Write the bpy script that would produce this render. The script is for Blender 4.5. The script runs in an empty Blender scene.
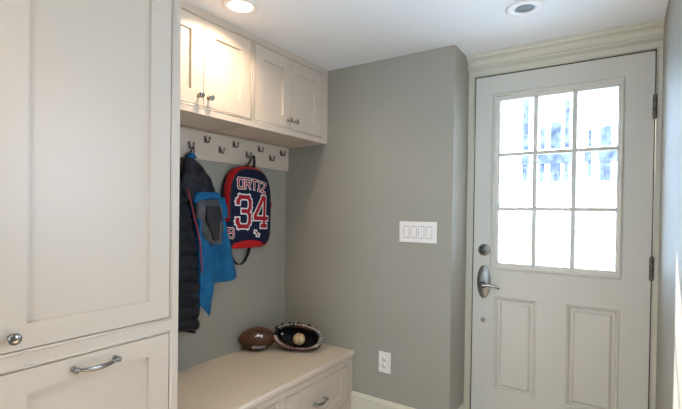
import bpy, bmesh, math, random
from mathutils import Vector, Matrix
random.seed(7)
PI = math.pi
S = bpy.context.scene
COL = S.collection

# ---------------------------------------------------------------- dimensions (metres, camera stands at x=0, y=0)
G, CX, L, U = 2.2814, -0.7858, -1.9758, -1.6287      # grey wall, its outer corner, left wall, wall-cabinet faces
UB, H = 1.7172, 2.1923                               # underside of wall cabinets, ceiling
BF, BT = -1.3912, 0.4161                             # bench top front edge, bench height
D, DL, DW, DT = 2.5408, -0.7434, 0.85, 2.07          # door wall, door left edge, door width, door top
RW = 0.1354                                          # right wall
T, TY = -1.371, 0.990                                # tall cabinet face and its far end
YB = -2.3                                            # wall behind the camera

# ---------------------------------------------------------------- materials
def lin(c):
    return tuple((x/12.92 if x <= .04045 else ((x+.055)/1.055)**2.4) for x in c)
def mat(name, rgb, rough=.5, metal=0., bump=0., bscale=60., var=0., vscale=8., emit=None, estr=0., coat=0., sheen=0., spec=.5):
    m = bpy.data.materials.new(name); m.use_nodes = True
    nt = m.node_tree; b = nt.nodes['Principled BSDF']
    c = (*rgb, 1)
    b.inputs['Base Color'].default_value = c
    b.inputs['Roughness'].default_value = rough
    b.inputs['Metallic'].default_value = metal
    b.inputs['Specular IOR Level'].default_value = spec
    if coat: b.inputs['Coat Weight'].default_value = coat
    if sheen: b.inputs['Sheen Weight'].default_value = sheen
    tc = nt.nodes.new('ShaderNodeTexCoord')
    if var:
        n = nt.nodes.new('ShaderNodeTexNoise'); n.inputs['Scale'].default_value = vscale; n.inputs['Detail'].default_value = 4
        r = nt.nodes.new('ShaderNodeValToRGB')
        r.color_ramp.elements[0].color = tuple(max(0, x*(1-var)) for x in rgb)+(1,)
        r.color_ramp.elements[1].color = tuple(min(1, x*(1+var)) for x in rgb)+(1,)
        r.color_ramp.elements[0].position = .3; r.color_ramp.elements[1].position = .7
        nt.links.new(tc.outputs['Object'], n.inputs['Vector']); nt.links.new(n.outputs['Fac'], r.inputs['Fac'])
        nt.links.new(r.outputs['Color'], b.inputs['Base Color'])
    if bump:
        n = nt.nodes.new('ShaderNodeTexNoise'); n.inputs['Scale'].default_value = bscale; n.inputs['Detail'].default_value = 3
        k = nt.nodes.new('ShaderNodeBump'); k.inputs['Strength'].default_value = bump; k.inputs['Distance'].default_value = .002
        nt.links.new(tc.outputs['Object'], n.inputs['Vector']); nt.links.new(n.outputs['Fac'], k.inputs['Height'])
        nt.links.new(k.outputs['Normal'], b.inputs['Normal'])
    if emit:
        b.inputs['Emission Color'].default_value = (*emit, 1); b.inputs['Emission Strength'].default_value = estr
    return m

M = {}
M['wall'] = mat('grey_green_wall_paint', (.325,.301,.252), .55, bump=.25, bscale=160, var=.03, vscale=3)
M['ceil'] = mat('ceiling_paint', (.78,.775,.77), .8, bump=.1, bscale=120)
M['cab'] = mat('cream_cabinet_paint', (.605,.505,.410), .36, bump=.05, bscale=40)
M['trim'] = mat('cream_trim_paint', (.64,.59,.47), .35)
M['door'] = mat('white_door_paint', (.64,.59,.51), .4, bump=.1, bscale=60)
M['bench'] = mat('beige_bench_top', (.60,.505,.38), .42, var=.03, vscale=4)
M['plate'] = mat('white_plastic', (.80,.745,.71), .35)
M['gap'] = mat('dark_gap', (.05,.045,.04), .8)
M['nickel'] = mat('brushed_nickel', (.30,.285,.27), .16, metal=1.)
M['dnickel'] = mat('antique_nickel', (.36,.34,.32), .38, metal=1., bump=.2, bscale=200)
M['hinge'] = mat('aged_hinge_metal', (.20,.18,.155), .45, metal=.9)
M['hook'] = mat('hook_metal', (.22,.21,.20), .22, metal=1.)
M['puffer'] = mat('black_quilted_nylon', (.012,.013,.017), .42, bump=.5, bscale=45, spec=.15)
M['blue'] = mat('blue_fleece', (.010,.105,.25), .75, bump=.5, bscale=70, var=.2, vscale=14, spec=.2)
M['greyj'] = mat('charcoal_jacket_cloth', (.026,.026,.031), .6, bump=.8, bscale=50, var=.6, vscale=14, spec=.12)
M['sleevegrey'] = mat('grey_sleeve_cloth', (.075,.076,.084), .6, bump=.8, bscale=50, var=.4, vscale=16, spec=.15)
M['darklin'] = mat('dark_jacket_lining', (.012,.012,.016), .7)
M['redcord'] = mat('red_piping', (.30,.02,.025), .6)
M['navy'] = mat('navy_canvas', (.008,.011,.034), .75, bump=.6, bscale=110, var=.2, vscale=20, spec=.2)
M['red'] = mat('red_canvas', (.50,.012,.016), .6, bump=.3, bscale=110, spec=.2)
M['redprint'] = mat('red_print', (.38,.012,.018), .6, spec=.2)
M['white'] = mat('white_print', (.75,.74,.72), .5)
M['webbing'] = mat('black_webbing', (.010,.010,.012), .6, bump=.6, bscale=200)
M['ball'] = mat('football_leather', (.085,.028,.009), .42, bump=.9, bscale=260, var=.15, vscale=25)
M['black'] = mat('black_print', (.008,.008,.009), .5)
M['glove'] = mat('dark_glove_leather', (.008,.006,.006), .5, bump=.6, bscale=60, spec=.25)
M['glovebrown'] = mat('brown_glove_leather', (.115,.035,.020), .4, bump=.5, bscale=80)
M['lace'] = mat('rawhide_lace', (.62,.55,.50), .6)
M['baseball'] = mat('scuffed_baseball_leather', (.56,.43,.24), .5, bump=.3, bscale=60, var=.12, vscale=30)
M['stitch'] = mat('red_stitching', (.22,.03,.02), .6)
M['lens'] = mat('lit_lamp_lens', (.9,.85,.8), .5, emit=(1,.86,.68), estr=14)
M['grey_lens'] = mat('unlit_lamp_lens', (.14,.14,.135), .35, bump=.4, bscale=300)
M['snow'] = mat('snow', (.85,.87,.9), .8, bump=.6, bscale=3)
M['paint_out'] = mat('white_exterior_paint', (.8,.82,.85), .7)
M['bark'] = mat('weathered_grey_wood', (.075,.085,.125), .8, bump=.5, bscale=12, var=.75, vscale=7)
# stone tile floor
def floor_mat():
    m = bpy.data.materials.new('stone_tile_floor'); m.use_nodes = True; nt = m.node_tree; b = nt.nodes['Principled BSDF']
    tc = nt.nodes.new('ShaderNodeTexCoord'); br = nt.nodes.new('ShaderNodeTexBrick')
    br.inputs['Color1'].default_value = (.52,.43,.33,1); br.inputs['Color2'].default_value = (.47,.385,.30,1)
    br.inputs['Mortar'].default_value = (.25,.23,.21,1); br.inputs['Scale'].default_value = 1
    br.inputs['Brick Width'].default_value = .6; br.inputs['Row Height'].default_value = .3; br.inputs['Mortar Size'].default_value = .0015
    mp = nt.nodes.new('ShaderNodeMapping'); mp.inputs['Rotation'].default_value[2] = PI/2
    nt.links.new(tc.outputs['Object'], mp.inputs['Vector']); nt.links.new(mp.outputs['Vector'], br.inputs['Vector'])
    nt.links.new(br.outputs['Color'], b.inputs['Base Color']); b.inputs['Roughness'].default_value = .35
    return m
M['floor'] = floor_mat()
def glass_mat():
    m = bpy.data.materials.new('window_glass'); m.use_nodes = True; nt = m.node_tree; nt.nodes.clear()
    o = nt.nodes.new('ShaderNodeOutputMaterial'); mx = nt.nodes.new('ShaderNodeMixShader')
    t = nt.nodes.new('ShaderNodeBsdfTransparent'); g = nt.nodes.new('ShaderNodeBsdfGlossy'); f = nt.nodes.new('ShaderNodeFresnel')
    t.inputs['Color'].default_value = (.97,.985,1,1)
    g.inputs['Roughness'].default_value = .02; f.inputs['IOR'].default_value = 1.3
    nt.links.new(f.outputs[0], mx.inputs[0]); nt.links.new(t.outputs[0], mx.inputs[1]); nt.links.new(g.outputs[0], mx.inputs[2])
    nt.links.new(mx.outputs[0], o.inputs[0]); return m
M['glass'] = glass_mat()

# ---------------------------------------------------------------- mesh helpers
def obj(name, bm, m, parent=None, smooth=False, bevel=0., seg=2):
    bmesh.ops.recalc_face_normals(bm, faces=bm.faces)
    me = bpy.data.meshes.new(name); bm.to_mesh(me); bm.free()
    if smooth:
        for p in me.polygons: p.use_smooth = True
    o = bpy.data.objects.new(name, me); COL.objects.link(o)
    for x in (m if isinstance(m, (list, tuple)) else [m]): me.materials.append(M[x])
    if bevel:
        b = o.modifiers.new('bevel', 'BEVEL'); b.width = bevel; b.segments = seg; b.limit_method = 'ANGLE'; b.angle_limit = math.radians(40)
    if parent is not None:
        o.parent = parent
        o.matrix_parent_inverse = Matrix.Translation(-Vector(parent.location)) if parent.type == 'EMPTY' else Matrix.Identity(4)
    return o
def thing(name, label, cat, loc, group=None):
    o = bpy.data.objects.new(name, None); COL.objects.link(o); o.location = loc; o.empty_display_size = .05
    o['label'] = label; o['category'] = cat
    if group: o['group'] = group
    return o
def tag(o, label, cat, group=None):
    o['label'] = label; o['category'] = cat
    if group: o['group'] = group
    return o
def struct(o): o['kind'] = 'structure'; return o
def NB(): return bmesh.new()
def box(bm, x0, x1, y0, y1, z0, z1, mi=0):
    v = [bm.verts.new((x, y, z)) for x in (x0, x1) for y in (y0, y1) for z in (z0, z1)]
    for q in ((0,1,3,2),(4,6,7,5),(0,4,5,1),(2,3,7,6),(0,2,6,4),(1,5,7,3)):
        f = bm.faces.new([v[i] for i in q]); f.material_index = mi
def slab(m, x0, x1, y0, y1, z0, z1, name, parent=None, bevel=0.):
    bm = NB(); box(bm, x0, x1, y0, y1, z0, z1); return obj(name, bm, m, parent, bevel=bevel)
def frames(pts, closed=False):
    n = len(pts); out = []; up = Vector((0,0,1)); prev = None
    for i in range(n):
        a = pts[(i-1) % n] if (closed or i > 0) else pts[i]
        b = pts[(i+1) % n] if (closed or i < n-1) else pts[i]
        t = (b-a).normalized()
        if prev is None:
            s = up if abs(t.z) < .95 else Vector((1,0,0)); u = (s - t*s.dot(t)).normalized()
        else: u = (prev - t*prev.dot(t)).normalized()
        prev = u; out.append((u, t.cross(u)))
    return out
def tube(bm, pts, r, seg=10, closed=False, flat=None, mi=0):
    pts = [Vector(p) for p in pts]; fr = frames(pts, closed); rings = []
    for i, (p, (u, w)) in enumerate(zip(pts, fr)):
        rr = r[i] if isinstance(r, (list, tuple)) else r; r2 = rr if flat is None else flat*rr
        rings.append([bm.verts.new(p + u*rr*math.cos(2*PI*k/seg) + w*r2*math.sin(2*PI*k/seg)) for k in range(seg)])
    n = len(rings)
    for i in range(n if closed else n-1):
        a, b = rings[i], rings[(i+1) % n]
        for k in range(seg):
            f = bm.faces.new((a[k], a[(k+1)%seg], b[(k+1)%seg], b[k])); f.material_index = mi; f.smooth = True
    if not closed:
        for rg in (rings[0], rings[-1]):
            f = bm.faces.new(rg); f.material_index = mi
def lathe(bm, prof, o, axis, seg=24, sx=1., sy=1., mi=0):
    """prof: (radius, distance along axis); axis a unit Vector, o the origin"""
    axis = Vector(axis).normalized(); u = Vector((0,0,1)) if abs(axis.z) < .9 else Vector((1,0,0))
    w = axis.cross(u).normalized(); u = w.cross(axis).normalized(); o = Vector(o); rings = []
    for r, d in prof:
        if r < 1e-6: rings.append([bm.verts.new(o + axis*d)])
        else: rings.append([bm.verts.new(o + axis*d + w*r*sx*math.cos(2*PI*k/seg) + u*r*sy*math.sin(2*PI*k/seg)) for k in range(seg)])
    for a, b in zip(rings, rings[1:]):
        for k in range(seg):
            k2 = (k+1) % seg
            if len(a) == 1 and len(b) == 1: continue
            if len(a) == 1: f = bm.faces.new((a[0], b[k2], b[k]))
            elif len(b) == 1: f = bm.faces.new((a[k], a[k2], b[0]))
            else: f = bm.faces.new((a[k], a[k2], b[k2], b[k]))
            f.material_index = mi; f.smooth = True
def prism(bm, prof, a, b, axis='x'):
    """closed profile extruded from a to b; prof in the two other axes"""
    def P(t, q): return {'x': (t, q[0], q[1]), 'y': (q[0], t, q[1]), 'z': (q[0], q[1], t)}[axis]
    A = [bm.verts.new(P(a, q)) for q in prof]; B = [bm.verts.new(P(b, q)) for q in prof]; n = len(prof)
    for i in range(n): bm.faces.new((A[i], A[(i+1)%n], B[(i+1)%n], B[i]))
    bm.faces.new(A); bm.faces.new(B[::-1])
def shaker(bm, x, y0, y1, z0, z1, s=.066, th=.019, rec=.0105, zr=None):
    """frame and recessed panel door facing +x, front face at x"""
    zr = zr or s
    ys, zs = [y0, y0+s, y1-s, y1], [z0, z0+zr, z1-zr, z1]
    box(bm, x-th, x, ys[0], ys[1], z0, z1); box(bm, x-th, x, ys[2], ys[3], z0, z1)
    box(bm, x-th, x, ys[1], ys[2], zs[0], zs[1]); box(bm, x-th, x, ys[1], ys[2], zs[2], zs[3])
    # bevelled sticking then the flat panel
    c = .003; o = [(ys[1],zs[1]),(ys[2],zs[1]),(ys[2],zs[2]),(ys[1],zs[2])]
    i = [(ys[1]+c,zs[1]+c),(ys[2]-c,zs[1]+c),(ys[2]-c,zs[2]-c),(ys[1]+c,zs[2]-c)]
    O = [bm.verts.new((x-.0045, a, b)) for a, b in o]; I = [bm.verts.new((x-rec, a, b)) for a, b in i]
    for k in range(4): bm.faces.new((O[k], O[(k+1)%4], I[(k+1)%4], I[k]))
    bm.faces.new(I)
    box(bm, x-th, x-rec-.001, ys[1], ys[2], zs[1], zs[2])
def face_frame(bm, x, y0, y1, z0, z1, holes, th=.02):
    """face frame made of boxes around rectangular openings, with a small bead round each opening"""
    ys = sorted({y0, y1, *[h[0] for h in holes], *[h[1] for h in holes]})
    zs = sorted({z0, z1, *[h[2] for h in holes], *[h[3] for h in holes]})
    for a, b in zip(ys, ys[1:]):
        for c, d in zip(zs, zs[1:]):
            m_ = ((a+b)/2, (c+d)/2)
            if not any(h[0] < m_[0] < h[1] and h[2] < m_[1] < h[3] for h in holes): box(bm, x-th, x, a, b, c, d)
    for h in holes:
        r = .0042; d = r+.0016
        xb = x-.0018; pts = [(xb, h[0]-d, h[2]-d), (xb, h[1]+d, h[2]-d), (xb, h[1]+d, h[3]+d), (xb, h[0]-d, h[3]+d)]
        for a, b in zip(pts, pts[1:]+pts[:1]): tube(bm, [a, b], r, 8)
def knob(parent, x, y, z, r=.0155):
    bm = NB()
    lathe(bm, [(0,0),(r*.62,0),(r*.60,.003),(r*.36,.006),(r*.33,.014),(r*.55,.018),(r*.97,.0215),(r,.025),(r*.9,.0285),(r*.5,.031),(0,.0318)], (x,y,z), (1,0,0))
    return obj('knob', bm, 'nickel', parent)
def pull(parent, x, y, z, w):
    bm = NB(); h = w/2
    for s in (-1, 1):
        lathe(bm, [(0,0),(.0085,0),(.0085,.003),(.006,.006),(.0055,.015),(.008,.018),(.0095,.024),(.008,.029),(.0045,.032),(0,.0325)], (x, y+s*h, z), (1,0,0), 16)
    pts, rr = [], []
    for i in range(17):
        t = -1+2*i/16
        pts.append((x+.022+.010*(1-t*t), y+t*h, z-.006*(1-t*t))); rr.append(.0045+.0035*(1-abs(t))**.6)
    tube(bm, pts, rr, 12, flat=.55)
    return obj('handle', bm, 'nickel', parent)

# ================================================================= SETTING
YE = D+.16
struct(slab('floor', L-.2, RW+.2, YB-.2, D, -.1, 0, 'floor'))
struct(slab('ceil', L-.2, RW+.2, YB-.2, YE, H, H+.1, 'ceiling'))
struct(slab('wall', L-.12, L, YB-.12, G+.3, 0, H, 'wall_left'))
sy0, sy1, sz0, sz1 = .92, 1.52, 1.00, 1.88  # unseen side window, added to let in cool light from the right
bm = NB()
box(bm, RW, RW+.12, YB-.12, sy0, 0, H); box(bm, RW, RW+.12, sy1, YE, 0, H); box(bm, RW, RW+.12, sy0, sy1, 0, sz0); box(bm, RW, RW+.12, sy0, sy1, sz1, H)
struct(obj('wall_right', bm, 'wall'))
bm = NB()
for a, b, c, d in ((sy0,sy0+.03,sz0,sz1),(sy1-.03,sy1,sz0,sz1),(sy0,sy1,sz0,sz0+.03),(sy0,sy1,sz1-.03,sz1),(sy0,sy1,(sz0+sz1)/2-.012,(sz0+sz1)/2+.012)):
    box(bm, RW+.05, RW+.09, a, b, c, d)
struct(obj('added_window_2', bm, 'trim'))
struct(slab('wall', L, CX, G, YE, 0, H, 'wall_back', bevel=.0015))
bm = NB()
box(bm, CX, DL-.018, D, YE, 0, H); box(bm, DL+DW+.018, RW, D, YE, 0, H); box(bm, DL-.018, DL+DW+.018, D, YE, DT+.018, H)
struct(obj('wall_door', bm, 'wall'))
# wall behind the camera with an unseen window added for fill light
bm = NB(); wx0, wx1, wz0, wz1 = -1.62, -.22, .75, 2.0
box(bm, L, wx0, YB-.12, YB, 0, H); box(bm, wx1, RW, YB-.12, YB, 0, H); box(bm, wx0, wx1, YB-.12, YB, 0, wz0); box(bm, wx0, wx1, YB-.12, YB, wz1, H)
struct(obj('wall_front', bm, 'wall'))
bm = NB()
for a, b, c, d in ((wx0,wx0+.05,wz0,wz1),(wx1-.05,wx1,wz0,wz1),(wx0,wx1,wz0,wz0+.05),(wx0,wx1,wz1-.05,wz1),((wx0+wx1)/2-.02,(wx0+wx1)/2+.02,wz0,wz1)):
    box(bm, a, b, YB-.08, YB-.02, c, d)
struct(obj('added_window_1', bm, 'trim'))
# door jamb + casing + crown
bm = NB()
jy0, jy1 = D-.005, YE
box(bm, DL-.018, DL-.005, D, jy1, 0, DT+.018); box(bm, DL+DW+.005, DL+DW+.018, D, jy1, 0, DT+.018); box(bm, DL-.018, DL+DW+.018, D, jy1, DT+.006, DT+.018)
for f in bm.faces: f.material_index = 0
for a, b, c_, d_ in ((DL-.016, DL+.010, 0, DT+.010), (DL+DW-.010, DL+DW+.016, 0, DT+.010), (DL-.01, DL+DW+.01, DT-.008, DT+.012)): box(bm, a, b, D+.048, D+.075, c_, d_, 1)
for a, b, c_, d_ in ((DL-.0051, DL-.0045, 0, DT+.006), (DL+DW+.0045, DL+DW+.0051, 0, DT+.006), (DL-.005, DL+DW+.005, DT+.0055, DT+.0061)): box(bm, a, b, D+.003, D+.048, c_, d_, 1)  # thin dark linings paint the shade of the gap round the door
struct(obj('trim_1', bm, ['trim', 'gap']))
bm = NB()   # flat casing with an inner bead
cl, cr = DL-.005, DL+DW+.005
box(bm, CX, cl, jy0, D, 0, DT+.006); box(bm, cr, RW, jy0, D, 0, DT+.006); box(bm, CX, RW, jy0, D, DT+.006, 2.128)
tube(bm, [(cl-.004, jy0, 0), (cl-.004, jy0, DT+.012)], .0035, 8); tube(bm, [(cr+.004, jy0, 0), (cr+.004, jy0, DT+.012)], .0035, 8)
tube(bm, [(cl-.004, jy0, DT+.010), (cr+.004, jy0, DT+.010)], .0035, 8)
struct(obj('trim_2', bm, 'trim'))
bm = NB()   # crown profile (y, z)
prof = [(D,H),(D-.066,H),(D-.066,H-.010),(D-.060,H-.013),(D-.058,H-.020)]
for i in range(9):
    a = PI/2*i/8; prof.append((D-.056+.030*math.sin(a), H-.022-.030*(1-math.cos(a))))
prof += [(D-.026,H-.056),(D-.030,H-.059),(D-.031,H-.064),(D-.028,H-.068),(D-.016,H-.071),(D-.016,H-.078),(D,H-.078)]
prism(bm, prof, CX, RW)
struct(obj('trim_3', bm, 'trim', smooth=False))
# baseboards: grey wall run + return into the door recess
def baseboard(name, a, b, axis, at, sgn):
    bm = NB(); t = .016
    q = [(0,0),(t,0),(t,.118),(t-.003,.122),(t-.004,.127),(t-.001,.133),(t-.002,.140),(t-.008,.150),(t-.011,.1565),(0,.1593)]
    prism(bm, [(at+sgn*u, v) for u, v in q], a, b, axis); return struct(obj(name, bm, 'trim'))
baseboard('baseboard_back', BF-.03, CX+.016, 'x', G, -1)
baseboard('baseboard_recess', G-.016, D-.012, 'y', CX, 1)
baseboard('baseboard_right', YB, D-.012, 'y', RW, -1)

# ================================================================= DOOR
dr = thing('door_1', 'off-white exterior door with nine-pane glass and two raised panels', 'door', (DL+DW/2, D, 0)); dr['kind'] = 'structure'
del dr['label']; del dr['category']
lx0, lx1, lz0, lz1 = -.606, -.040, 1.002, 1.925      # glass
ox0, ox1, oz0, oz1 = -.645, -.0125, .980-.018, 1.966   # lite frame outside
panels = [(-.620,-.396,.266,.809), (-.252,-.015,.266,.811)]
bm = NB()
xs = sorted({DL, DL+DW, lx0, lx1, *[q for p in panels for q in p[:2]]}); zs = sorted({.012, DT, lz0, lz1, *[q for p in panels for q in p[2:]]})
for a, b in zip(xs, xs[1:]):
    for c, d in zip(zs, zs[1:]):
        mx, mz = (a+b)/2, (c+d)/2
        if lx0 < mx < lx1 and lz0 < mz < lz1: continue
        if any(p[0] < mx < p[1] and p[2] < mz < p[3] for p in panels): continue
        box(bm, a, b, D, D+.044, c, d)
bmesh.ops.remove_doubles(bm, verts=bm.verts, dist=1e-5)
obj('slab', bm, 'door', dr)
for p in panels:
    bm = NB()
    rings = [(0,0),(.004,-.004),(.012,.0),(.020,.0125),(.030,.0125),(.040,.001),(.043,.0)]
    V = []
    for ins, dy in rings:
        V.append([bm.verts.new((x, D+dy, z)) for x, z in ((p[0]+ins,p[2]+ins),(p[1]-ins,p[2]+ins),(p[1]-ins,p[3]-ins),(p[0]+ins,p[3]-ins))])
    for A, B in zip(V, V[1:]):
        for k in range(4): bm.faces.new((A[k], A[(k+1)%4], B[(k+1)%4], B[k]))
    bm.faces.new(V[-1])
    box(bm, p[0], p[1], D+.012, D+.044, p[2], p[3])
    obj('raised_panel', bm, 'door', dr)
bm = NB()
V = []
for t, dy in ((0,0),(0,-.007),(.008,-.012),(.016,-.012),(.020,-.006),(.030,-.006),(1,.004),(1,.02)):
    A = [(ox0,oz0),(ox1,oz0),(ox1,oz1),(ox0,oz1)]; B = [(lx0,lz0),(lx1,lz0),(lx1,lz1),(lx0,lz1)]
    q = []
    for (a, c), (b, d) in zip(A, B):
        if t == 1: q.append((b, D+dy, d))
        else:
            f = t/.04; q.append((a+(b-a)*f, D+dy, c+(d-c)*f))
    V.append([bm.verts.new(x) for x in q])
for A, B in zip(V, V[1:]):
    for k in range(4): bm.faces.new((A[k], A[(k+1)%4], B[(k+1)%4], B[k]))
lf = obj('lite_frame', bm, 'door', dr)
bm = NB()
mt = .0130
for i in (1, 2):
    x = lx0+(lx1-lx0)*i/3; prism(bm, [(x-mt,D+.006),(x-mt*.7,D-.006),(x+mt*.7,D-.006),(x+mt,D+.006)], lz0, lz1, 'z')
    z = lz0+(lz1-lz0)*i/3; prism(bm, [(D+.006,z-mt),(D-.005,z-mt*.7),(D-.005,z+mt*.7),(D+.006,z+mt)], lx0, lx1, 'x')
obj('muntins', bm, 'door', lf)
slab('glass', lx0, lx1, D+.012, D+.018, lz0, lz1, 'glass_pane', lf)
# deadbolt, handle set, lower lock, latch, hinges
bm = NB(); lathe(bm, [(0,0),(.034,0),(.034,.003),(.029,.007),(.024,.007),(.022,.011),(.012,.012),(.012,.016),(0,.0165)], (-.681, D, 1.069), (0,-1,0), 28)
db = obj('deadbolt', bm, 'dnickel', dr)
bm = NB(); box(bm, -.684, -.678, D-.032, D-.014, 1.052, 1.082); obj('thumb_turn', bm, 'nickel', db, bevel=.002)
bm = NB(); lathe(bm, [(0,0),(1,0),(1,.003),(.9,.006),(.82,.007),(.78,.010),(.4,.011),(0,.0115)], (-.681, D, .885), (0,-1,0), 36, sx=.039, sy=.097)
hp = obj('handle_plate', bm, 'dnickel', dr)
bm = NB()
lathe(bm, [(0,.01),(.020,.01),(.020,.014),(.013,.018),(.011,.045),(.013,.050),(.013,.058),(0,.060)], (-.681, D, .868), (0,-1,0), 24)
pts, rr = [], []
for i in range(15):
    t = i/14; pts.append((-.681+.098*t, D-.053+.006*t, .868+.008*math.sin(t*PI*.9)-.012*t*t)); rr.append(.0095-.0035*t)
tube(bm, pts, rr, 12, flat=.8)
obj('lever', bm, 'nickel', hp)
bm = NB(); lathe(bm, [(0,0),(.013,0),(.013,.004),(.008,.006),(0,.0062)], (-.681, D, .663), (0,-1,0), 20); obj('small_lock', bm, 'dnickel', dr)
slab('hinge', DL-.007, DL+.001, D-.0025, D+.004, .890, .945, 'latch', dr)
for z in (1.803, 1.027, .25):
    bm = NB(); x = DL+DW+.002
    for k in range(5):
        z0 = z-.055+k*.022; lathe(bm, [(0,0),(.0098,0),(.0098,.0212),(0,.0212)], (x, D-.009, z0), (0,0,1), 14)
    lathe(bm, [(0,0),(.006,0),(.007,.003),(0,.007)], (x, D-.009, z+.055), (0,0,1), 14)
    lathe(bm, [(0,0),(.006,0),(.007,.003),(0,.007)], (x, D-.009, z-.055), (0,0,-1), 14)
    box(bm, x-.004, x+.010, D-.006, D+.004, z-.054, z+.054)
    obj('hinge', bm, 'hinge', dr)

# ================================================================= TALL CABINET
t = thing('tall_cabinet', 'tall cream built-in cabinet filling the left of the room, door over a deep drawer', 'cabinet', (-1.67, .69, 0))
bm = NB()
cy0 = .392
face_frame(bm, T, cy0, TY, 0, H, [(.430,.955,.888,2.156),(.430,.955,.10,.8355)])
box(bm, L, T-.02, TY-.019, TY, 0, H); box(bm, L, T-.02, cy0, cy0+.019, 0, H)
box(bm, L, T-.02, cy0+.019, TY-.019, .86, .878); box(bm, L, T-.02, cy0+.019, TY-.019, .06, .08); box(bm, L, L+.006, cy0, TY, 0, H)
obj('cabinet_body', bm, 'cab', t)
g = .0030
bm = NB(); shaker(bm, T-.001, .430+g, .955-g, .888+g, 2.156-g, .0775, .02, .0105, zr=.068)
d = obj('door', bm, 'cab', t); knob(d, T-.001, .474, .929, .0165)
bm = NB(); shaker(bm, T-.001, .430+g, .955-g, .10+g, .8355-g, .0775, .02, .0105, zr=.066)
d = obj('drawer', bm, 'cab', t); pull(d, T-.001, .6925, .798, .125)

# ================================================================= WALL CABINETS
def wall_cabinet(label, y0, y1, holes):
    t = thing('wall_cabinet', label, 'cabinet', (U-.15, (y0+y1)/2, UB), 'wall cabinets above the coat hooks')
    bm = NB(); face_frame(bm, U, y0, y1, UB, H, [(holes[0], holes[2], 1.7545, 2.158)])
    box(bm, L, U-.02, y0, y0+.018, UB, H); box(bm, L, U-.02, y1-.018, y1, UB, H)
    box(bm, L, U-.02, y0+.018, y1-.018, UB+.006, UB+.02); box(bm, L, L+.006, y0, y1, UB, H)
    obj('cabinet_body', bm, 'cab', t)
    for k in (0, 1):
        a, b = holes[k], holes[k+1]; bm = NB()
        shaker(bm, U-.001, a+(g if k == 0 else g/2), b-(g/2 if k == 0 else g), 1.7545+g, 2.158-g, .0655, .02, .0105)
        dd = obj('door', bm, 'cab', t); knob(dd, U-.001, holes[1]+(-.028, .028)[k], 1.800, .0145)
wall_cabinet('cream two-door wall cabinet under the lit ceiling lamp, beside the tall cabinet', TY, 1.611, (1.003, 1.3005, 1.598))
wall_cabinet('cream two-door wall cabinet meeting the grey wall', 1.611, G, (1.6245, 1.9205, 2.2165))

# ================================================================= BENCH
bx = -1.411
t = thing('storage_bench', 'low cream storage bench with drawers along the left wall', 'bench', (-1.69, 1.63, 0))
bm = NB(); bt0 = BT-.034
face_frame(bm, bx, TY, G, 0, bt0, [(1.650,2.2255,.105,.3345),(1.001,1.5765,.105,.3345)])
box(bm, L, bx-.02, TY, TY+.018, 0, bt0); box(bm, L, bx-.02, G-.018, G, 0, bt0); box(bm, L, bx-.02, 1.604, 1.622, 0, bt0); box(bm, L, L+.006, TY, G, 0, bt0)
# cove moulding under the top
prism(bm, [(bx,bt0),(bx+.012,bt0),(bx+.010,bt0-.006),(bx+.004,bt0-.012),(bx,bt0-.014)], TY, G, 'y')
obj('bench_body', bm, 'cab', t)
for a, b in ((1.650,2.2255),(1.001,1.5765)):
    bm = NB(); shaker(bm, bx-.001, a+g, b-g, .105+g, .3345-g, .062, .02, .0105, zr=.050)
    dd = obj('drawer', bm, 'cab', t); pull(dd, bx-.001, (a+b)/2-.006, .222, .096)
bm = NB()
pr = [(L, bt0+.0005), (BF-.006, bt0+.0005), (BF-.0015, bt0+.006), (BF, bt0+.013), (BF-.001, BT-.009), (BF-.005, BT-.003), (BF-.012, BT), (L, BT)]
prism(bm, pr, TY, G-.001, 'y')
bmesh.ops.recalc_face_normals(bm, faces=bm.faces)
for f in bm.faces:      # front nosing is cream like the cabinets, the seat surface beige
    f.material_index = 0 if (f.normal.z > .9 and f.calc_area() > .05) else 1
o = obj('bench_top', bm, ['bench', 'cab'])
tag(o, 'beige bench top with cream front edge, carrying the football and glove', 'bench top')

# ================================================================= COAT RAIL
t = thing('coat_rack', 'cream board with a staggered row of metal coat hooks', 'coat rack', (L, 1.63, 1.55))
bm = NB(); rz = 1.5559
box(bm, L, L+.02, TY, G, rz, UB-.014)
prism(bm, [(L,UB-.014),(L+.024,UB-.014),(L+.027,UB-.010),(L+.024,UB-.005),(L+.020,UB),(L,UB)], TY, G, 'y')
obj('rail_board', bm, 'cab', t)
def hook_mesh():
    bm = NB(); x = 0
    lathe(bm, [(0,0),(1,0),(1,.003),(.8,.0045),(0,.005)], (0,0,0), (1,0,0), 18, sx=.0085, sy=.021)
    P = [(.003,0,.010),(.010,0,.000),(.014,0,-.012),(.021,0,-.020),(.030,0,-.020),(.037,0,-.012),(.040,0,.002)]
    Q = []
    for i in range(len(P)-1):
        for k in range(3):
            f = k/3; Q.append(tuple(P[i][j]*(1-f)+P[i+1][j]*f for j in range(3)))
    Q.append(P[-1]); tube(bm, Q, .0042, 10)
    lathe(bm, [(0,-.006),(.0045,-.0045),(.0062,0),(.0045,.0045),(0,.006)], (.040,0,.004), (0,0,1), 12)
    for z in (.013, -.013): lathe(bm, [(.003,0),(.0025,.0015),(0,.002)], (.004,0,z), (1,0,0), 8)
    return bm
HK = [(2.212-.1046*k) for k in range(12)]
h0 = None
for k, y in enumerate(HK):
    if h0 is None: h0 = obj('hook', hook_mesh(), 'hook', t); hh = h0
    else: hh = h0.copy(); COL.objects.link(hh); hh.parent = t; hh.matrix_parent_inverse = h0.matrix_parent_inverse.copy()
    hh.location = (L+.02, y-.012, 1.672 if k % 2 == 0 else 1.627)

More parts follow.
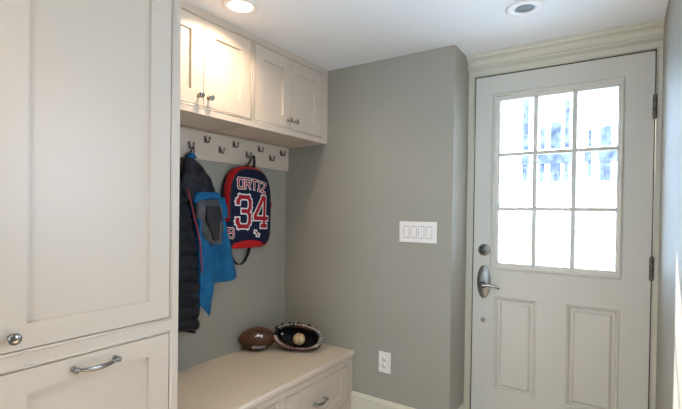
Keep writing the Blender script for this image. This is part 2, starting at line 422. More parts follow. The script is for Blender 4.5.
# ================================================================= WALL PLATES
t = thing('light_switch', 'wide white four-gang switch plate on the grey wall', 'light switch', (-.985, G, 1.17))
bm = NB(); box(bm, -1.099, -.871, G-.006, G, 1.110, 1.229); obj('plate', bm, 'plate', t, bevel=.003)
for k in range(4):
    x = -.985+(k-1.5)*.0465
    bm = NB(); box(bm, x-.0175, x+.0175, G-.0066, G-.005, 1.136, 1.203, 1); box(bm, x-.0160, x+.0160, G-.0085, G-.005, 1.138, 1.201, 0)
    box(bm, x-.0160, x+.0160, G-.0092, G-.0080, 1.1395, 1.150, 0); box(bm, x-.0160, x-.0150, G-.0088, G-.0080, 1.15, 1.19, 1)
    obj('rocker', bm, ['plate', 'gap'] , t)
t = thing('power_outlet', 'white duplex power outlet low on the grey wall by the bench', 'outlet', (-1.183, G, .385))
bm = NB(); box(bm, -1.2225, -1.143, G-.006, G, .3235, .4475); obj('plate', bm, 'plate', t, bevel=.003)
for z in (.4055, .3655):
    bm = NB(); lathe(bm, [(0,0),(1,0),(1,.002),(0,.0021)], (-1.183, G-.006, z), (0,-1,0), 20, sx=.0165, sy=.0145)
    for dx in (-.0065, .0065): box(bm, -1.183+dx-.0014, -1.183+dx+.0014, G-.0086, G-.0075, z-.001, z+.008, 1)
    lathe(bm, [(0,0),(.0024,0),(.0024,.0004),(0,.0005)], (-1.183, G-.0081, z-.007), (0,-1,0), 10, mi=1)
    obj('socket', bm, ['plate', 'gap'], t)

# ================================================================= CEILING LAMPS
t = thing('recessed_light', 'lit round recessed ceiling lamp above the wall cabinets', 'ceiling light', (-1.449, 1.352, H))
bm = NB(); lathe(bm, [(.080,0),(.080,-.0025),(.072,-.0055),(.056,-.006),(.053,-.0025),(.053,0)], (0,0,0), (0,0,1), 48)
bmesh.ops.translate(bm, verts=bm.verts, vec=(-1.449,1.352,H)); obj('trim_ring', bm, 'plate', t)
bm = NB(); lathe(bm, [(0,-.0032),(.045,-.003),(.0525,-.002),(.0525,0),(0,0)], (-1.449,1.352,H), (0,0,1), 48); obj('lens', bm, 'lens', t)
t = thing('recessed_light', 'unlit recessed ceiling lamp with grey lens in front of the door', 'ceiling light', (-.388, 2.035, H))
bm = NB(); lathe(bm, [(.080,0),(.080,-.0025),(.074,-.006),(.060,-.007),(.050,-.0065),(.040,-.003),(.039,0)], (-.388,2.035,H), (0,0,1), 48); obj('trim_ring', bm, 'plate', t)
bm = NB(); lathe(bm, [(0,-.0035),(.036,-.003),(.0388,-.001),(.0388,0),(0,0)], (-.388,2.035,H), (0,0,1), 40); obj('lens', bm, 'grey_lens', t)

# ================================================================= DRAPED CLOTH
def interp(tab, x):
    if x <= tab[0][0]: return tab[0][1]
    for (a, b), (c, d) in zip(tab, tab[1:]):
        if x <= c: return b+(d-b)*(x-a)/(c-a)
    return tab[-1][1]
def drape(rows, ztop, hem, name, m, parent, fold=.008, nf=7, nv=44, na=72, quilt=0., qn=14, ph=0., power=2.6, crinkle=0.):
    """closed hanging cloth tube; rows: (v, y_left, y_right, x_back, x_front)"""
    bm = NB(); rings = []
    cols = [[(r[0], r[k]) for r in rows] for k in range(1, 5)]
    for i in range(nv+1):
        v = i/nv; yl, yr, xb, xf = (interp(c, v) for c in cols); rg = []
        for k in range(na):
            a = 2*PI*k/na; ca, sa = math.cos(a), math.sin(a)
            y = (yl+yr)/2 + (yr-yl)/2*(abs(ca)**(2/power))*(1 if ca > 0 else -1)
            x = (xb+xf)/2 + (xf-xb)/2*(abs(sa)**(2/power))*(1 if sa > 0 else -1)
            z = ztop+(hem(y)-ztop)*v
            if sa > 0:
                amp = fold*min(1, v*3)
                x += amp*math.sin(nf*2*(y-yl)/(yr-yl+1e-6)*1.2+ph+1.3*v) + .5*amp*math.sin(nf*5.1*(y-yl)/(yr-yl+1e-6)+3*v+ph)
                x += crinkle*math.sin(61*y+23*z+ph)*math.sin(37*z-19*y)
                if quilt:
                    qq = abs(math.sin(PI*qn*v+.6*math.sin(9*y)+.35*math.sin(23*y)))**.5-.75
                    x += quilt*qq*(.85+.15*math.sin(90*y+qn*v)); y += .006*qq*ca
            else: x = max(x, L+.004)
            rg.append(bm.verts.new((x, y, z)))
        rings.append(rg)
    for a, b in zip(rings, rings[1:]):
        for k in range(na): bm.faces.new((a[k], a[(k+1)%na], b[(k+1)%na], b[k]))
    bm.faces.new(rings[0])
    if name != 'body': bm.faces.new(rings[-1])
    return obj(name, bm, m, parent, smooth=True)

# black puffer on a hook hidden behind the tall cabinet's edge
py = HK[9]
t = thing('puffer_jacket', 'black quilted puffer jacket with red piping, hanging next to the tall cabinet', 'jacket', (L+.06, py, .66))
drape([(0,1.235,1.305,-1.945,-1.91),(.08,1.18,1.315,-1.95,-1.88),(.17,1.13,1.335,-1.965,-1.845),(.225,1.12,1.378,-1.965,-1.838),(.39,1.12,1.425,-1.965,-1.832),(.52,1.12,1.460,-1.965,-1.832),(.75,1.13,1.482,-1.965,-1.832),(.97,1.14,1.488,-1.96,-1.84),(1,1.16,1.475,-1.94,-1.86)],
      1.63, lambda y: .645+.02*math.sin(20*y), 'quilted_body', 'puffer', t, fold=.003, nf=3, nv=180, quilt=.020, qn=15, crinkle=.0015)
drape([(0,1.10,1.17,-1.95,-1.88),(.2,1.05,1.17,-1.96,-1.84),(.8,1.05,1.15,-1.96,-1.85),(1,1.06,1.14,-1.94,-1.87)], 1.42, lambda y: .80, 'sleeve', 'puffer', t, fold=.003, nv=100, quilt=.009, qn=10)
bm = NB(); tube(bm, [(-1.838,1.375,1.385),(-1.838,1.402,1.30),(-1.840,1.425,1.22),(-1.842,1.455,1.124),(-1.846,1.468,1.03),(-1.850,1.478,.95)], .0036, 8); obj('piping', bm, 'redcord', t, smooth=True)
bm = NB(); tube(bm, [(-1.93,py-.015,1.62),(-1.915,py-.010,1.66),(-1.914,py,1.668),(-1.915,py+.010,1.66),(-1.93,py+.015,1.62)], .0035, 8); obj('hanging_loop', bm, 'webbing', t)

# blue and charcoal jacket on the visible first hook
jy = HK[7]
t = thing('fleece_jacket', 'blue and charcoal jacket draped from a hook, between the puffer and the backpack', 'jacket', (L+.06, jy, .72))
hemt = [(1.36,.86),(1.46,.80),(1.49,.775),(1.545,.700),(1.560,.80),(1.580,.835),(1.592,.872),(1.68,.885),(1.76,.895),(1.8,.91)]
drape([(0,1.455,1.48,-1.945,-1.92),(.1,1.44,1.51,-1.955,-1.90),(.3,1.455,1.60,-1.96,-1.878),(.5,1.470,1.665,-1.96,-1.868),(.75,1.478,1.715,-1.96,-1.862),(1,1.485,1.755,-1.955,-1.862)],
      1.54, lambda y: interp(hemt, y), 'body', 'blue', t, fold=.022, nf=3, nv=60, na=96, ph=.6, crinkle=.004)
drape([(0,1.452,1.475,-1.94,-1.922),(.12,1.430,1.490,-1.95,-1.915),(.3,1.405,1.535,-1.945,-1.895),(.5,1.388,1.572,-1.94,-1.880),(.8,1.385,1.600,-1.935,-1.868),(1,1.40,1.605,-1.92,-1.864)],
      1.578, lambda y: 1.335+.10*(y-1.5), 'yoke', 'greyj', t, fold=.008, nf=4, nv=40, ph=1.1, crinkle=.006)
drape([(0,1.455,1.600,-1.90,-1.852),(.4,1.44,1.618,-1.90,-1.846),(1,1.435,1.622,-1.90,-1.850)], 1.375, lambda y: 1.345-2.2*(y-1.555)**2, 'shoulder_band', 'blue', t, fold=.003, nv=10)
drape([(0,1.460,1.600,-1.91,-1.857),(.3,1.455,1.632,-1.91,-1.846),(.7,1.482,1.642,-1.91,-1.844),(.92,1.525,1.632,-1.90,-1.850),(1,1.55,1.615,-1.89,-1.86)],
      1.335, lambda y: 1.092, 'sleeve', 'sleevegrey', t, fold=.004, nf=3, ph=2., crinkle=.005)
drape([(0,1.500,1.585,-1.86,-1.838),(.4,1.495,1.612,-1.86,-1.832),(1,1.550,1.605,-1.86,-1.838)], 1.300, lambda y: 1.115, 'sleeve_opening', 'darklin', t, fold=.004, nf=2)
drape([(0,1.60,1.645,-1.90,-1.865),(.5,1.61,1.672,-1.90,-1.862),(1,1.635,1.678,-1.90,-1.866)], 1.350, lambda y: 1.238-.1*(y-1.65), 'cuff', 'blue', t, fold=.003, nf=2, nv=14)
drape([(0,1.450,1.477,-1.945,-1.918),(.5,1.440,1.486,-1.95,-1.912),(1,1.428,1.494,-1.95,-1.908)], 1.581, lambda y: 1.556, 'collar', 'blue', t, fold=.002, nf=3, nv=8)
bm = NB(); tube(bm, [(-1.93,jy-.020,1.575),(-1.920,jy-.020,1.598),(-1.914,jy-.012,1.612),(-1.920,jy-.004,1.598),(-1.93,jy-.002,1.575)], .0035, 8); obj('hanging_loop', bm, 'webbing', t, smooth=True)

# ================================================================= BACKPACK
BY, BZ, BW, BH = 1.872, 1.298, .176, .243
def sup(dy, dz, nb=6., ntp=3.0):
    n = ntp if dz > 0 else nb
    return (abs(dy/BW)**n+abs(dz/BH)**n)**(1/n)
def bag_ring(bm, s, x, seg=96):
    rg = []
    for k in range(seg):
        a = 2*PI*k/seg; dy, dz = BW*math.cos(a), BH*math.sin(a); q = s/sup(dy, dz)
        rg.append(bm.verts.new((x, BY+dy*q, BZ+dz*q)))
    return rg
def bag_shell(rings):
    bm = NB(); R = [bag_ring(bm, s, x) for s, x in rings]
    for a, b in zip(R, R[1:]):
        for k in range(96): bm.faces.new((a[k], a[(k+1)%96], b[(k+1)%96], b[k]))
    bm.faces.new(R[0]); bm.faces.new(R[-1]); return bm
XF, BUL = -1.892, .020
def bag_x(y, z):
    s = min(1, sup(y-BY, z-BZ)/.93); return XF+BUL*(1-s**3)
t = thing('backpack', 'navy and red backpack with a big 34, hanging from a hook by its top loop', 'backpack', (L+.06, BY, BZ-BH))
obj('back_panel', bag_shell([(.90,L+.004),(.97,L+.010),(1.0,L+.022),(1.0,L+.030)]), 'webbing', t, smooth=True)
obj('gusset', bag_shell([(.985,L+.030),(1.01,L+.034),(1.012,-1.915),(.995,-1.902),(.93,-1.896)]), 'red', t, smooth=True)
bm = bag_shell([(.93,-1.910),(.945,-1.896),(.93,XF)]+[(.93*s, XF+BUL*(1-s**3)) for s in (.93,.85,.75,.63,.5,.35,.2,.05)])
obj('front_panel', bm, 'navy', t, smooth=True)
bm = NB()                         # zip edge cord round the front
pts = []
for k in range(80):
    a = 2*PI*k/80; dy, dz = BW*math.cos(a), BH*math.sin(a); q = .940/sup(dy, dz); pts.append((-1.894, BY+dy*q, BZ+dz*q))
tube(bm, pts, .004, 8, closed=True); obj('edge_binding', bm, 'webbing', t)
def patch(bm, a, b, w, off, mi=0, n=6, f=None):
    """flat strip from a to b (y,z) of width w lying on the bag's front"""
    f = f or bag_x
    a, b = Vector(a), Vector(b); d = (b-a); l = d.length; d = d/l if l > 1e-9 else Vector((1,0)); p = Vector((-d.y, d.x))
    a = a-d*w/2; b = b+d*w/2; rows = []
    for i in range(n+1):
        c = a+(b-a)*i/n; rows.append([bm.verts.new((f(q.x, q.y)+off, q.x, q.y)) for q in (c-p*w/2, c, c+p*w/2)])
    for r, s in zip(rows, rows[1:]):
        for k in (0, 1):
            fc = bm.faces.new((r[k], r[k+1], s[k+1], s[k])); fc.material_index = mi
GL = {
 'O': [[(.15,0),(.85,0),(1,.15),(1,.85),(.85,1),(.15,1),(0,.85),(0,.15),(.15,0)]],
 'R': [[(0,0),(0,1),(.8,1),(1,.85),(1,.62),(.8,.48),(0,.48)],[(.5,.48),(1,0)]],
 'T': [[(0,1),(1,1)],[(.5,1),(.5,0)]],
 'I': [[(.5,0),(.5,1)],[(.25,1),(.75,1)],[(.25,0),(.75,0)]],
 'Z': [[(0,1),(1,1),(0,0),(1,0)]],
 'P': [[(0,0),(0,1),(.8,1),(1,.85),(1,.6),(.8,.45),(0,.45)]],
 'A': [[(0,0),(.5,1),(1,0)],[(.22,.38),(.78,.38)]],
 'S': [[(1,.8),(.8,1),(.2,1),(0,.8),(.2,.52),(.8,.48),(1,.2),(.8,0),(.2,0),(0,.2)]],
 '3': [[(0,.80),(0,.86),(.16,1),(.84,1),(1,.86),(1,.64),(.84,.52),(.42,.52)],[(.84,.50),(1,.38),(1,.14),(.84,0),(.16,0),(0,.14),(0,.22)]],
 '4': [[(.74,0),(.74,1),(.58,1),(0,.36),(0,.27),(1,.27)],[(.58,0),(.92,0)]],
 'B': [[(0,0),(0,1),(.75,1),(.95,.87),(.95,.65),(.75,.52),(0,.52)],[(.75,.52),(1,.38),(1,.14),(.8,0),(0,0)]],
}
def glyph(bm, ch, y, z, w, h, sw, off, mi, tilt=0., f=None, shear=0.):
    c, s = math.cos(tilt), math.sin(tilt)
    def P(q):
        u, v = (q[0]-.5)*w+shear*(q[1]-.5)*h, (q[1]-.5)*h; return (y+u*c-v*s, z+u*s+v*c)
    for ln in GL[ch]:
        for a, b in zip(ln, ln[1:]): patch(bm, P(a), P(b), sw, off, mi, f=f)
def printed(name, items, parent, f=None, mats=('white','redprint'), k=(1.9, 1.)):
    bm = NB()
    for ch, y, z, w, h, sw, tl in items:
        glyph(bm, ch, y, z, w, h, sw*k[0], .0008, 0, tl, f); glyph(bm, ch, y, z, w, h, sw*k[1], .0018, 1, tl, f)
    return obj(name, bm, list(mats), parent)
printed('number', [('3', BY-.078, 1.272, .088, .172, .024, -.03), ('4', BY+.066, 1.272, .108, .172, .024, -.03)], t, k=(1.62,1.))
nm = []
for k, (ch, w) in enumerate(zip('ORTIZ', (.036,.036,.036,.022,.036))):
    u = (-.098,-.046,.006,.046,.088)[k]
    nm.append((ch, BY+u, 1.436-.7*u*u-.10*u, w, .056, .0090, -.12-1.0*u))
printed('name_lettering', nm, t, k=(1.85,1.))
# red lower band
bm = NB()
R = []
for i in range(25):
    y = BY-.150+.240*i/24; zb = BZ-BH*.985; h = .020+.012*math.sin(PI*i/24)
    R.append([bm.verts.new((bag_x(y, zb+h*1.35*j/4+.004)+.0025-.004*(j==0), y, zb+h*1.35*j/4)) for j in range(5)])
for a, b in zip(R, R[1:]):
    for j in range(4): bm.faces.new((a[j], a[j+1], b[j+1], b[j]))
obj('lower_band', bm, 'red', t)
# side pocket on the near side with a red B
bm = NB(); px = -1.918
rings = []
for zz, s in ((1.215,.86),(1.20,.95),(1.15,1.05),(1.10,1.05),(1.075,.95),(1.065,.7)):
    rings.append([bm.verts.new((px+.044*s*math.cos(2*PI*k/28), BY-BW+.014+.044*s*math.sin(2*PI*k/28)*(1 if math.sin(2*PI*k/28) < 0 else .4), zz)) for k in range(28)])
for a, b in zip(rings, rings[1:]):
    for k in range(28): bm.faces.new((a[k], a[(k+1)%28], b[(k+1)%28], b[k]))
bm.faces.new(rings[0]); bm.faces.new(rings[-1])
sp = obj('side_pocket', bm, 'navy', t, smooth=True)
def pocket_x(y, z):
    q = min(.98, max(0, (BY-BW+.014-y)/.0465)); return px+.0465*math.sqrt(1-q*q)
printed('letter_badge', [('B', BY-BW-.002, 1.150, .034, .054, .0070, -.04)], t, f=lambda y, z: max(bag_x(y, z) if y > BY-BW*.93 else -9, pocket_x(y, z))+.003, mats=('white','redprint'), k=(1.8,1.))
# small crest: white disc shape with red and grey strokes
bm = NB(); cy_, cz_ = BY+.034, 1.142
for (a, b, w, o_, mi) in (((-.024,.018),(-.004,.014),.012,.001,0),((-.020,.006),(.018,-.010),.020,.0012,0),((-.002,-.016),(.020,-.022),.012,.001,0),((-.018,.012),(.004,.002),.006,.002,1),((-.008,.0),(.014,-.012),.006,.0022,1),((.0,-.014),(.016,-.020),.004,.0022,1),((-.014,.002),(-.002,-.006),.003,.0024,2)):
    patch(bm, (cy_+a[0], cz_+a[1]), (cy_+b[0], cz_+b[1]), w, o_, mi)
obj('crest', bm, ['white','redprint','navy'], t)
# zip pull, grab loop and shoulder straps
bm = NB(); box(bm, -1.905, -1.897, BY+BW*.985, BY+BW*.985+.010, 1.300, 1.335); obj('zip_pull', bm, 'redprint', t, bevel=.002)
hy = HK[3]
bm = NB()
for s in (-1, 1):
    tube(bm, [(-1.913,hy,1.6175),(-1.908,hy+s*.006,1.612),(-1.915,hy+s*.022-.006,1.57),(-1.93,hy+s*.036-.015,1.528)], [.003,.008,.0095,.010], 10, flat=.4)
obj('grab_loop', bm, 'webbing', t, smooth=True)
bm = NB()
P = [(BY-.145,1.085),(BY-.130,1.03),(BY-.105,.98),(BY-.075,.957),(BY-.050,.955),(BY-.020,.970),(BY+.010,1.01),(BY+.028,1.055),(BY+.034,1.09)]
tube(bm, [(-1.94+.012*math.sin(PI*i/8), y, z) for i, (y, z) in enumerate(P)], .015, 10, flat=.25); obj('shoulder_strap', bm, 'webbing', t, smooth=True)

# ================================================================= FOOTBALL
fc = Vector((-1.888, 1.932, BT+.0715)); ax = Vector((.60,.80,-.05)).normalized(); FL, FR = .119, .072
t = thing('football', 'small brown football lying on the bench against the wall', 'ball', (fc.x, fc.y, BT))
def fr_(s): return FR*(1-abs(s)**2.0)**.72 if abs(s) < 1 else 0
bm = NB(); lathe(bm, [(fr_(-1+2*i/40)*(1 if 0 < i < 40 else 0), FL*(-1+2*i/40)) for i in range(41)], fc, ax, 48)
obj('leather_ball', bm, 'ball', t, smooth=True)
toC = (Vector((0,0,1.28))-fc); v1 = (toC-ax*toC.dot(ax)).normalized(); v2 = ax.cross(v1).normalized()
if v2.z < 0: v2 = -v2
def on_ball(s, th, off):   # s along length -1..1, th angle from the side facing the room, positive up
    return fc+ax*FL*s+(v1*math.cos(th)+v2*math.sin(th))*(fr_(s)+off)
def ball_strip(bm, a, b, w, off, mi=0, n=5):
    a, b = Vector(a), Vector(b); d = b-a; l = d.length; d = d/l; p = Vector((-d.y, d.x)); rows = []
    a = a-d*w/2; b = b+d*w/2
    for i in range(n+1):
        c = a+(b-a)*i/n; rows.append([bm.verts.new(on_ball(q.x/FL, q.y/FR, off)) for q in (c-p*w/2, c, c+p*w/2)])
    for r, s in zip(rows, rows[1:]):
        for k in (0, 1):
            f = bm.faces.new((r[k], r[k+1], s[k+1], s[k])); f.material_index = mi
bm = NB()
for k, ch in enumerate('PATRIOTS'):
    u = (k-3.5)*.0175; zc = .040-2.2*u*u*1.2; tl = -5.0*u*.6
    c, s = math.cos(tl), math.sin(tl)
    def Q(q): a, b = (q[0]-.5)*.0125, (q[1]-.5)*.017; return (u+a*c-b*s, zc+a*s+b*c)
    for ln in GL[ch]:
        for a, b in zip(ln, ln[1:]): ball_strip(bm, Q(a), Q(b), .0052, .0008, 0, 2)
for a, b, w, mi in (((-.024,.012),(-.002,.020),.005,1),((-.010,.014),(.016,.016),.008,1),((.010,.018),(.014,.006),.007,1),((-.016,.018),(-.006,.026),.004,1),((.0,.020),(.012,.021),.003,2)):
    ball_strip(bm, a, b, w, .0012, mi)
obj('lettering', bm, ['black','white','redprint'], t)
bm = NB()     # white laces low on the side, over a dark strip
ball_strip(bm, (-.045,-.058), (.045,-.058), .020, .0008, 1, 12); 
for i in range(7):
    u = -.036+.012*i; ball_strip(bm, (u-.003,-.066), (u+.003,-.046), .0045, .003, 0, 2)
ball_strip(bm, (-.040,-.056), (.040,-.056), .0035, .0028, 0, 10)
obj('laces', bm, ['white','black'], t)

# ================================================================= BASEBALL GLOVE + BALL
gc = Vector((-1.684, 2.074, BT+.084)); gu = Vector((.834,.551,0)); gw = Vector((-.551,.834,0)); gn = Vector((0,0,1))
tl = math.radians(33); gv = (gn*math.cos(tl)+gw*math.sin(tl)).normalized(); gb = gu.cross(gv).normalized()   # rim plane leans back; gb points into the glove
if gb.dot(gw) < 0: gb = -gb
GA, GB_, GD = .141, .073, .105
roll = math.radians(-7); gu2 = gu*math.cos(roll)+gv*math.sin(roll); gv2 = gv*math.cos(roll)-gu*math.sin(roll)
def rim(a, s=1., d=0.):
    e = 2/2.25; ca, sa = math.cos(a), math.sin(a)
    return gc+gu2*GA*s*abs(ca)**e*(1 if ca > 0 else -1)+gv2*GB_*s*abs(sa)**e*(1 if sa > 0 else -1)+gb*d
def clampz(p, z=BT+.001):
    p = p.copy(); p.z = max(p.z, z); p.y = min(p.y, G-.004); return p
t = thing('baseball_glove', 'dark baseball glove with pale lacing lying open on the bench, right of the football', 'glove', (gc.x, gc.y, BT))
bm = NB(); R = []
prof = [(1.0,0),(.97,.012),(.95,.035),(.86,.060),(.68,.080),(.42,.092),(.15,.096)]      # inside, deepening
outp = [(.15,.108),(.45,.104),(.76,.092),(.97,.068),(1.07,.040),(1.08,.012),(1.03,-.004)]
for s, d_ in outp+prof[:0]: 
    R.append([bm.verts.new(clampz(rim(2*PI*k/64, s*(1+.018*math.sin(9*2*PI*k/64)), d_))) for k in range(64)])
for s, d_ in [(1.0,-.002)]+prof[1:]:
    R.append([bm.verts.new(clampz(rim(2*PI*k/64, s*.985, d_), BT+.006)) for k in range(64)])
for a, b in zip(R, R[1:]):
    for k in range(64): bm.faces.new((a[k], a[(k+1)%64], b[(k+1)%64], b[k]))
bm.faces.new(R[0]); bm.faces.new(R[-1])
obj('shell', bm, 'glove', t, smooth=True)
# rolled rim (brown in stretches) 
bm = NB()
pts = [clampz(rim(2*PI*k/80, 1.01, -.001), BT+.010) for k in range(80)]
tube(bm, pts, .0085, 10, closed=True)
for f in bm.faces:
    c = f.calc_center_median()-gc; a = math.degrees(math.atan2(c.dot(gv2)/GB_, c.dot(gu2)/GA)) % 360
    f.material_index = 1 if (45 < a < 100 or 190 < a < 225 or 262 < a < 300) else 0
obj('rolled_rim', bm, ['glove','glovebrown'], t, smooth=True)
# finger stalls: rounded ridges running back from the upper left of the rim
for a0 in (72, 92, 112, 132, 152):
    bm = NB(); a = math.radians(a0); a2 = math.radians(a0+4)
    pts = [clampz(rim(a, 1.10, -.004), BT+.02), clampz(rim(a, 1.13, .030), BT+.02), clampz(rim(a2, 1.02, .070), BT+.02), clampz(rim(a2, .74, .098), BT+.02)]
    Q = []
    for i in range(3):
        for k in range(4): Q.append(pts[i].lerp(pts[i+1], k/4))
    Q.append(pts[-1]); Q = [Vector((min(q.x, 9), min(q.y, G-.022), q.z)) for q in Q]
    tube(bm, Q, [.010,.013]+[.0145]*(len(Q)-3)+[.010], 12); obj('finger_stall', bm, 'glove', t, smooth=True)
# brown padded palm straps along the lower lip and upper lip
for a0, a1, s, d_ in ((186,262,1.06,-.006),(56,104,.93,.012),(270,322,1.05,-.004),(188,250,.93,.004)):
    bm = NB(); tube(bm, [clampz(rim(math.radians(a0+(a1-a0)*i/14), s, d_), BT+.012) for i in range(15)], .0075, 8, flat=1.3)
    obj('welting', bm, 'glovebrown', t, smooth=True)
# pale lacing wound around the rim
bm = NB(); N = 44
for k in range(N):
    a = 2*PI*(k+.15*math.sin(k*5))/N; a_ = a+.06
    deg = math.degrees(a) % 360
    if 150 < deg < 180: continue
    lo = clampz(rim(a, .925, .004), BT+.012); hi = clampz(rim(a_, 1.10, .004), BT+.008); mid = clampz(rim((a+a_)/2, 1.01, -.0125), BT+.018)
    tube(bm, [lo, lo.lerp(mid,.6)-gb*.003, mid, mid.lerp(hi,.5)-gb*.003, hi], .0029, 6)
# the long loose lace runs
for a0, a1, s, d_ in ((192,240,.99,-.011),(205,255,1.10,-.006),(52,86,.98,-.011)):
    tube(bm, [clampz(rim(math.radians(a0+(a1-a0)*i/12), s+.02*math.sin(i), d_), BT+.010) for i in range(13)], .0022, 6)
obj('lacing', bm, 'lace', t, smooth=True)
# web patch with a small round rivet at the left inside
bm = NB(); c = rim(math.radians(168), .76, .032); lathe(bm, [(0,-.004),(.007,-.003),(.008,0),(0,.001)], c, gb, 14); obj('eyelet', bm, 'lace', t)
bm = NB()
bc = gc+gu2*.006-gv2*.004+gb*.034; br = .0368
bmesh.ops.create_uvsphere(bm, u_segments=32, v_segments=20, radius=br, matrix=Matrix.Translation(bc))
b0 = obj('baseball', bm, 'baseball', smooth=True)
tag(b0, 'worn yellowish baseball with dark red seam resting in the glove', 'baseball')
b0.data.transform(Matrix.Translation(-bc)); b0.location = bc
bm = NB(); cam_d = (Vector((0,0,1.28))-bc).normalized(); ru = gu; rv = cam_d.cross(ru).normalized()
pts = []
for k in range(61):      # the classic seam curve
    tt = 2*PI*k/60; A = .44
    ph_ = PI/2-(PI/2-A)*math.cos(tt); la = tt/2+A*math.sin(2*tt)
    pts.append((ph_, la))
def seam(off):
    out = []
    for k in range(120):
        tt = 2*PI*k/120; a = .75; 
        x = math.cos(tt)+.36*math.cos(3*tt); y = math.sin(tt)-.36*math.sin(3*tt); z = 1.2*math.sin(2*tt)
        v = Vector((x, z, y)).normalized(); out.append(cam_d*v.x+rv*v.y+ru*v.z)
    return [o_*(br+off) for o_ in out]
tube(bm, seam(.0003), .0016, 6, closed=True)
sm = seam(.0008)
for k in range(0, 120, 3):
    p = sm[k]; q = sm[(k+1) % 120]; side = (q-p).cross(p).normalized()*.0045
    tube(bm, [p-side, p+(q-p)*.5, p+side], .0009, 4)
sto = obj('seam', bm, 'stitch'); sto.parent = b0

# ================================================================= OUTSIDE (seen through the door glass)
def out_thing(o, label, cat, group=None): return tag(o, label, cat, group)
bm = NB(); box(bm, -14, 10, D+.17, 26, -.6, -.25); struct(obj('ground_outside', bm, 'snow'))
fy = 7.2
t = thing('garden_wall', 'long white garden wall outside, behind the door glass', 'wall', (-2.6, fy, -.25))
bm = NB(); box(bm, -9.5, 4.5, fy, fy+.15, -.25, 1.72); obj('wall_face', bm, 'paint_out', t)
bm = NB(); box(bm, -9.5, 4.5, fy-.04, fy+.19, 1.72, 1.77); obj('coping', bm, 'snow', t)
# neighbour's porch with posts and a rail
py0 = 9.4
t = thing('porch', 'pale weathered porch railing and posts of the house across the yard', 'porch', (-2.5, py0, -.25))
bm = NB(); box(bm, -5.2, 1.6, py0, py0+1.8, 1.55, 1.70); obj('deck', bm, 'bark', t)
for a, b in ((-1.80,-1.64),(-1.50,-.88),(-.67,-.55),(-.44,-.08),(-3.2,-2.2)): slab('bark', a, b, py0-.06, py0, 2.28, 2.50, 'rail_panel', t)
for a, b, z in ((-1.79,-1.69,3.65),(-1.46,-1.38,3.0),(-1.27,-1.09,3.1),(-1.02,-.94,3.5),(-.62,-.56,2.9),(-.42,-.24,2.95),(-2.3,-2.2,3.6),(.3,.4,3.6)): slab('bark', a, b, py0, py0+.12, 1.70, z, 'post', t)
bm = NB(); box(bm, -5.2, 1.6, py0-.1, py0+1.9, 3.75, 3.95); obj('porch_roof', bm, 'paint_out', t)

# ================================================================= LIGHT
w = bpy.data.worlds.new('sky'); S.world = w; w.use_nodes = True
bg = w.node_tree.nodes['Background']; bg.inputs['Color'].default_value = (.55,.77,1.,1); bg.inputs['Strength'].default_value = 11
def sun(name, d, e, ang, col):
    l = bpy.data.lights.new(name, 'SUN'); l.energy = e; l.angle = ang; l.color = col
    o = bpy.data.objects.new(name, l); COL.objects.link(o); o.rotation_euler = Vector(d).to_track_quat('-Z', 'Y').to_euler(); return o
sun('sun', (1,-4.8,-4.07), 60, math.radians(.6), (1,.965,.93))
def area(name, loc, d, sx, sy, e, col, spread=PI):
    l = bpy.data.lights.new(name, 'AREA'); l.shape = 'RECTANGLE'; l.size = sx; l.size_y = sy; l.energy = e; l.color = col; l.spread = spread
    o = bpy.data.objects.new(name, l); COL.objects.link(o); o.location = loc; o.rotation_euler = Vector(d).to_track_quat('-Z', 'Y').to_euler(); return o
def can(name, x, y, e, col=(1,.80,.58), r=.05, spread=PI*.8):
    l = bpy.data.lights.new(name, 'AREA'); l.shape = 'DISK'; l.size = r*2; l.energy = e; l.color = col; l.spread = spread
    o = bpy.data.objects.new(name, l); COL.objects.link(o); o.location = (x, y, H-.008); o.rotation_euler = (0,0,0); return o
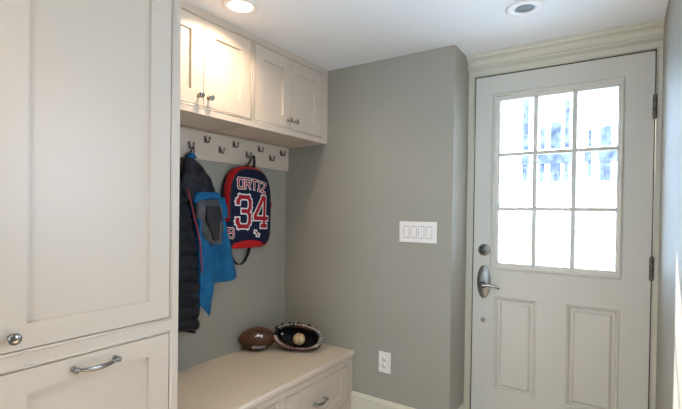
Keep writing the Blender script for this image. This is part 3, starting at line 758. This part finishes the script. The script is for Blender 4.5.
can('recessed_and_fill_glow', -1.449, 1.352, 5, col=(1,.76,.52), spread=2.6)
can('recessed_and_fill_glow', -.95, -.2, 8, (1,.82,.64))  # added fill lamp behind the camera
can('recessed_and_fill_glow', -.95, -1.4, 3, (1,.82,.64))  # second added fill lamp, further back
for (x, y) in ((-.95,-.2),(-.95,-1.4)):  # fixtures for the two added fill lamps, out of view
    t = thing('recessed_light', 'added lit recessed lamp behind the camera, for fill light', 'ceiling light', (x, y, H), 'added fill lamps behind the camera')
    bm = NB(); lathe(bm, [(.080,0),(.080,-.0025),(.072,-.0055),(.056,-.006),(.053,-.0025),(.053,0)], (x,y,H), (0,0,1), 48); obj('trim_ring', bm, 'plate', t)
    bm = NB(); lathe(bm, [(0,-.0032),(.045,-.003),(.0525,-.002),(.0525,0),(0,0)], (x,y,H), (0,0,1), 48); obj('lens', bm, 'lens', t)
area('window_fill', ((wx0+wx1)/2, YB-.10, (wz0+wz1)/2), (0,1,-.05), 1.3, 1.15, 3, (1,.95,.88))  # fill lamp set in the added window behind the camera

# ================================================================= CAMERA
c = bpy.data.cameras.new('camera'); co = bpy.data.objects.new('camera', c); COL.objects.link(co); S.camera = co
yaw, pitch, rl = -.5835, -.0115, .0136
sy, cyw = math.sin(yaw), math.cos(yaw)
F = Vector((sy*math.cos(pitch), cyw*math.cos(pitch), math.sin(pitch))); R_ = Vector((cyw, -sy, 0)); U_ = R_.cross(F)
R2 = R_*math.cos(rl)+U_*math.sin(rl); U2 = -R_*math.sin(rl)+U_*math.cos(rl)
mw = Matrix(((R2.x, U2.x, -F.x, 0), (R2.y, U2.y, -F.y, 0), (R2.z, U2.z, -F.z, 1.2802), (0,0,0,1)))
co.matrix_world = mw
c.sensor_fit = 'HORIZONTAL'; c.sensor_width = 36; c.lens = 429.65*36/682; c.shift_x = -(341.758-341)/682; c.shift_y = (216.607-204.5)/682
c.clip_start = .02

S.view_settings.view_transform = 'Standard'; S.view_settings.look = 'None'; S.view_settings.exposure = 0.; S.view_settings.gamma = 1
S.view_settings.use_curve_mapping = False
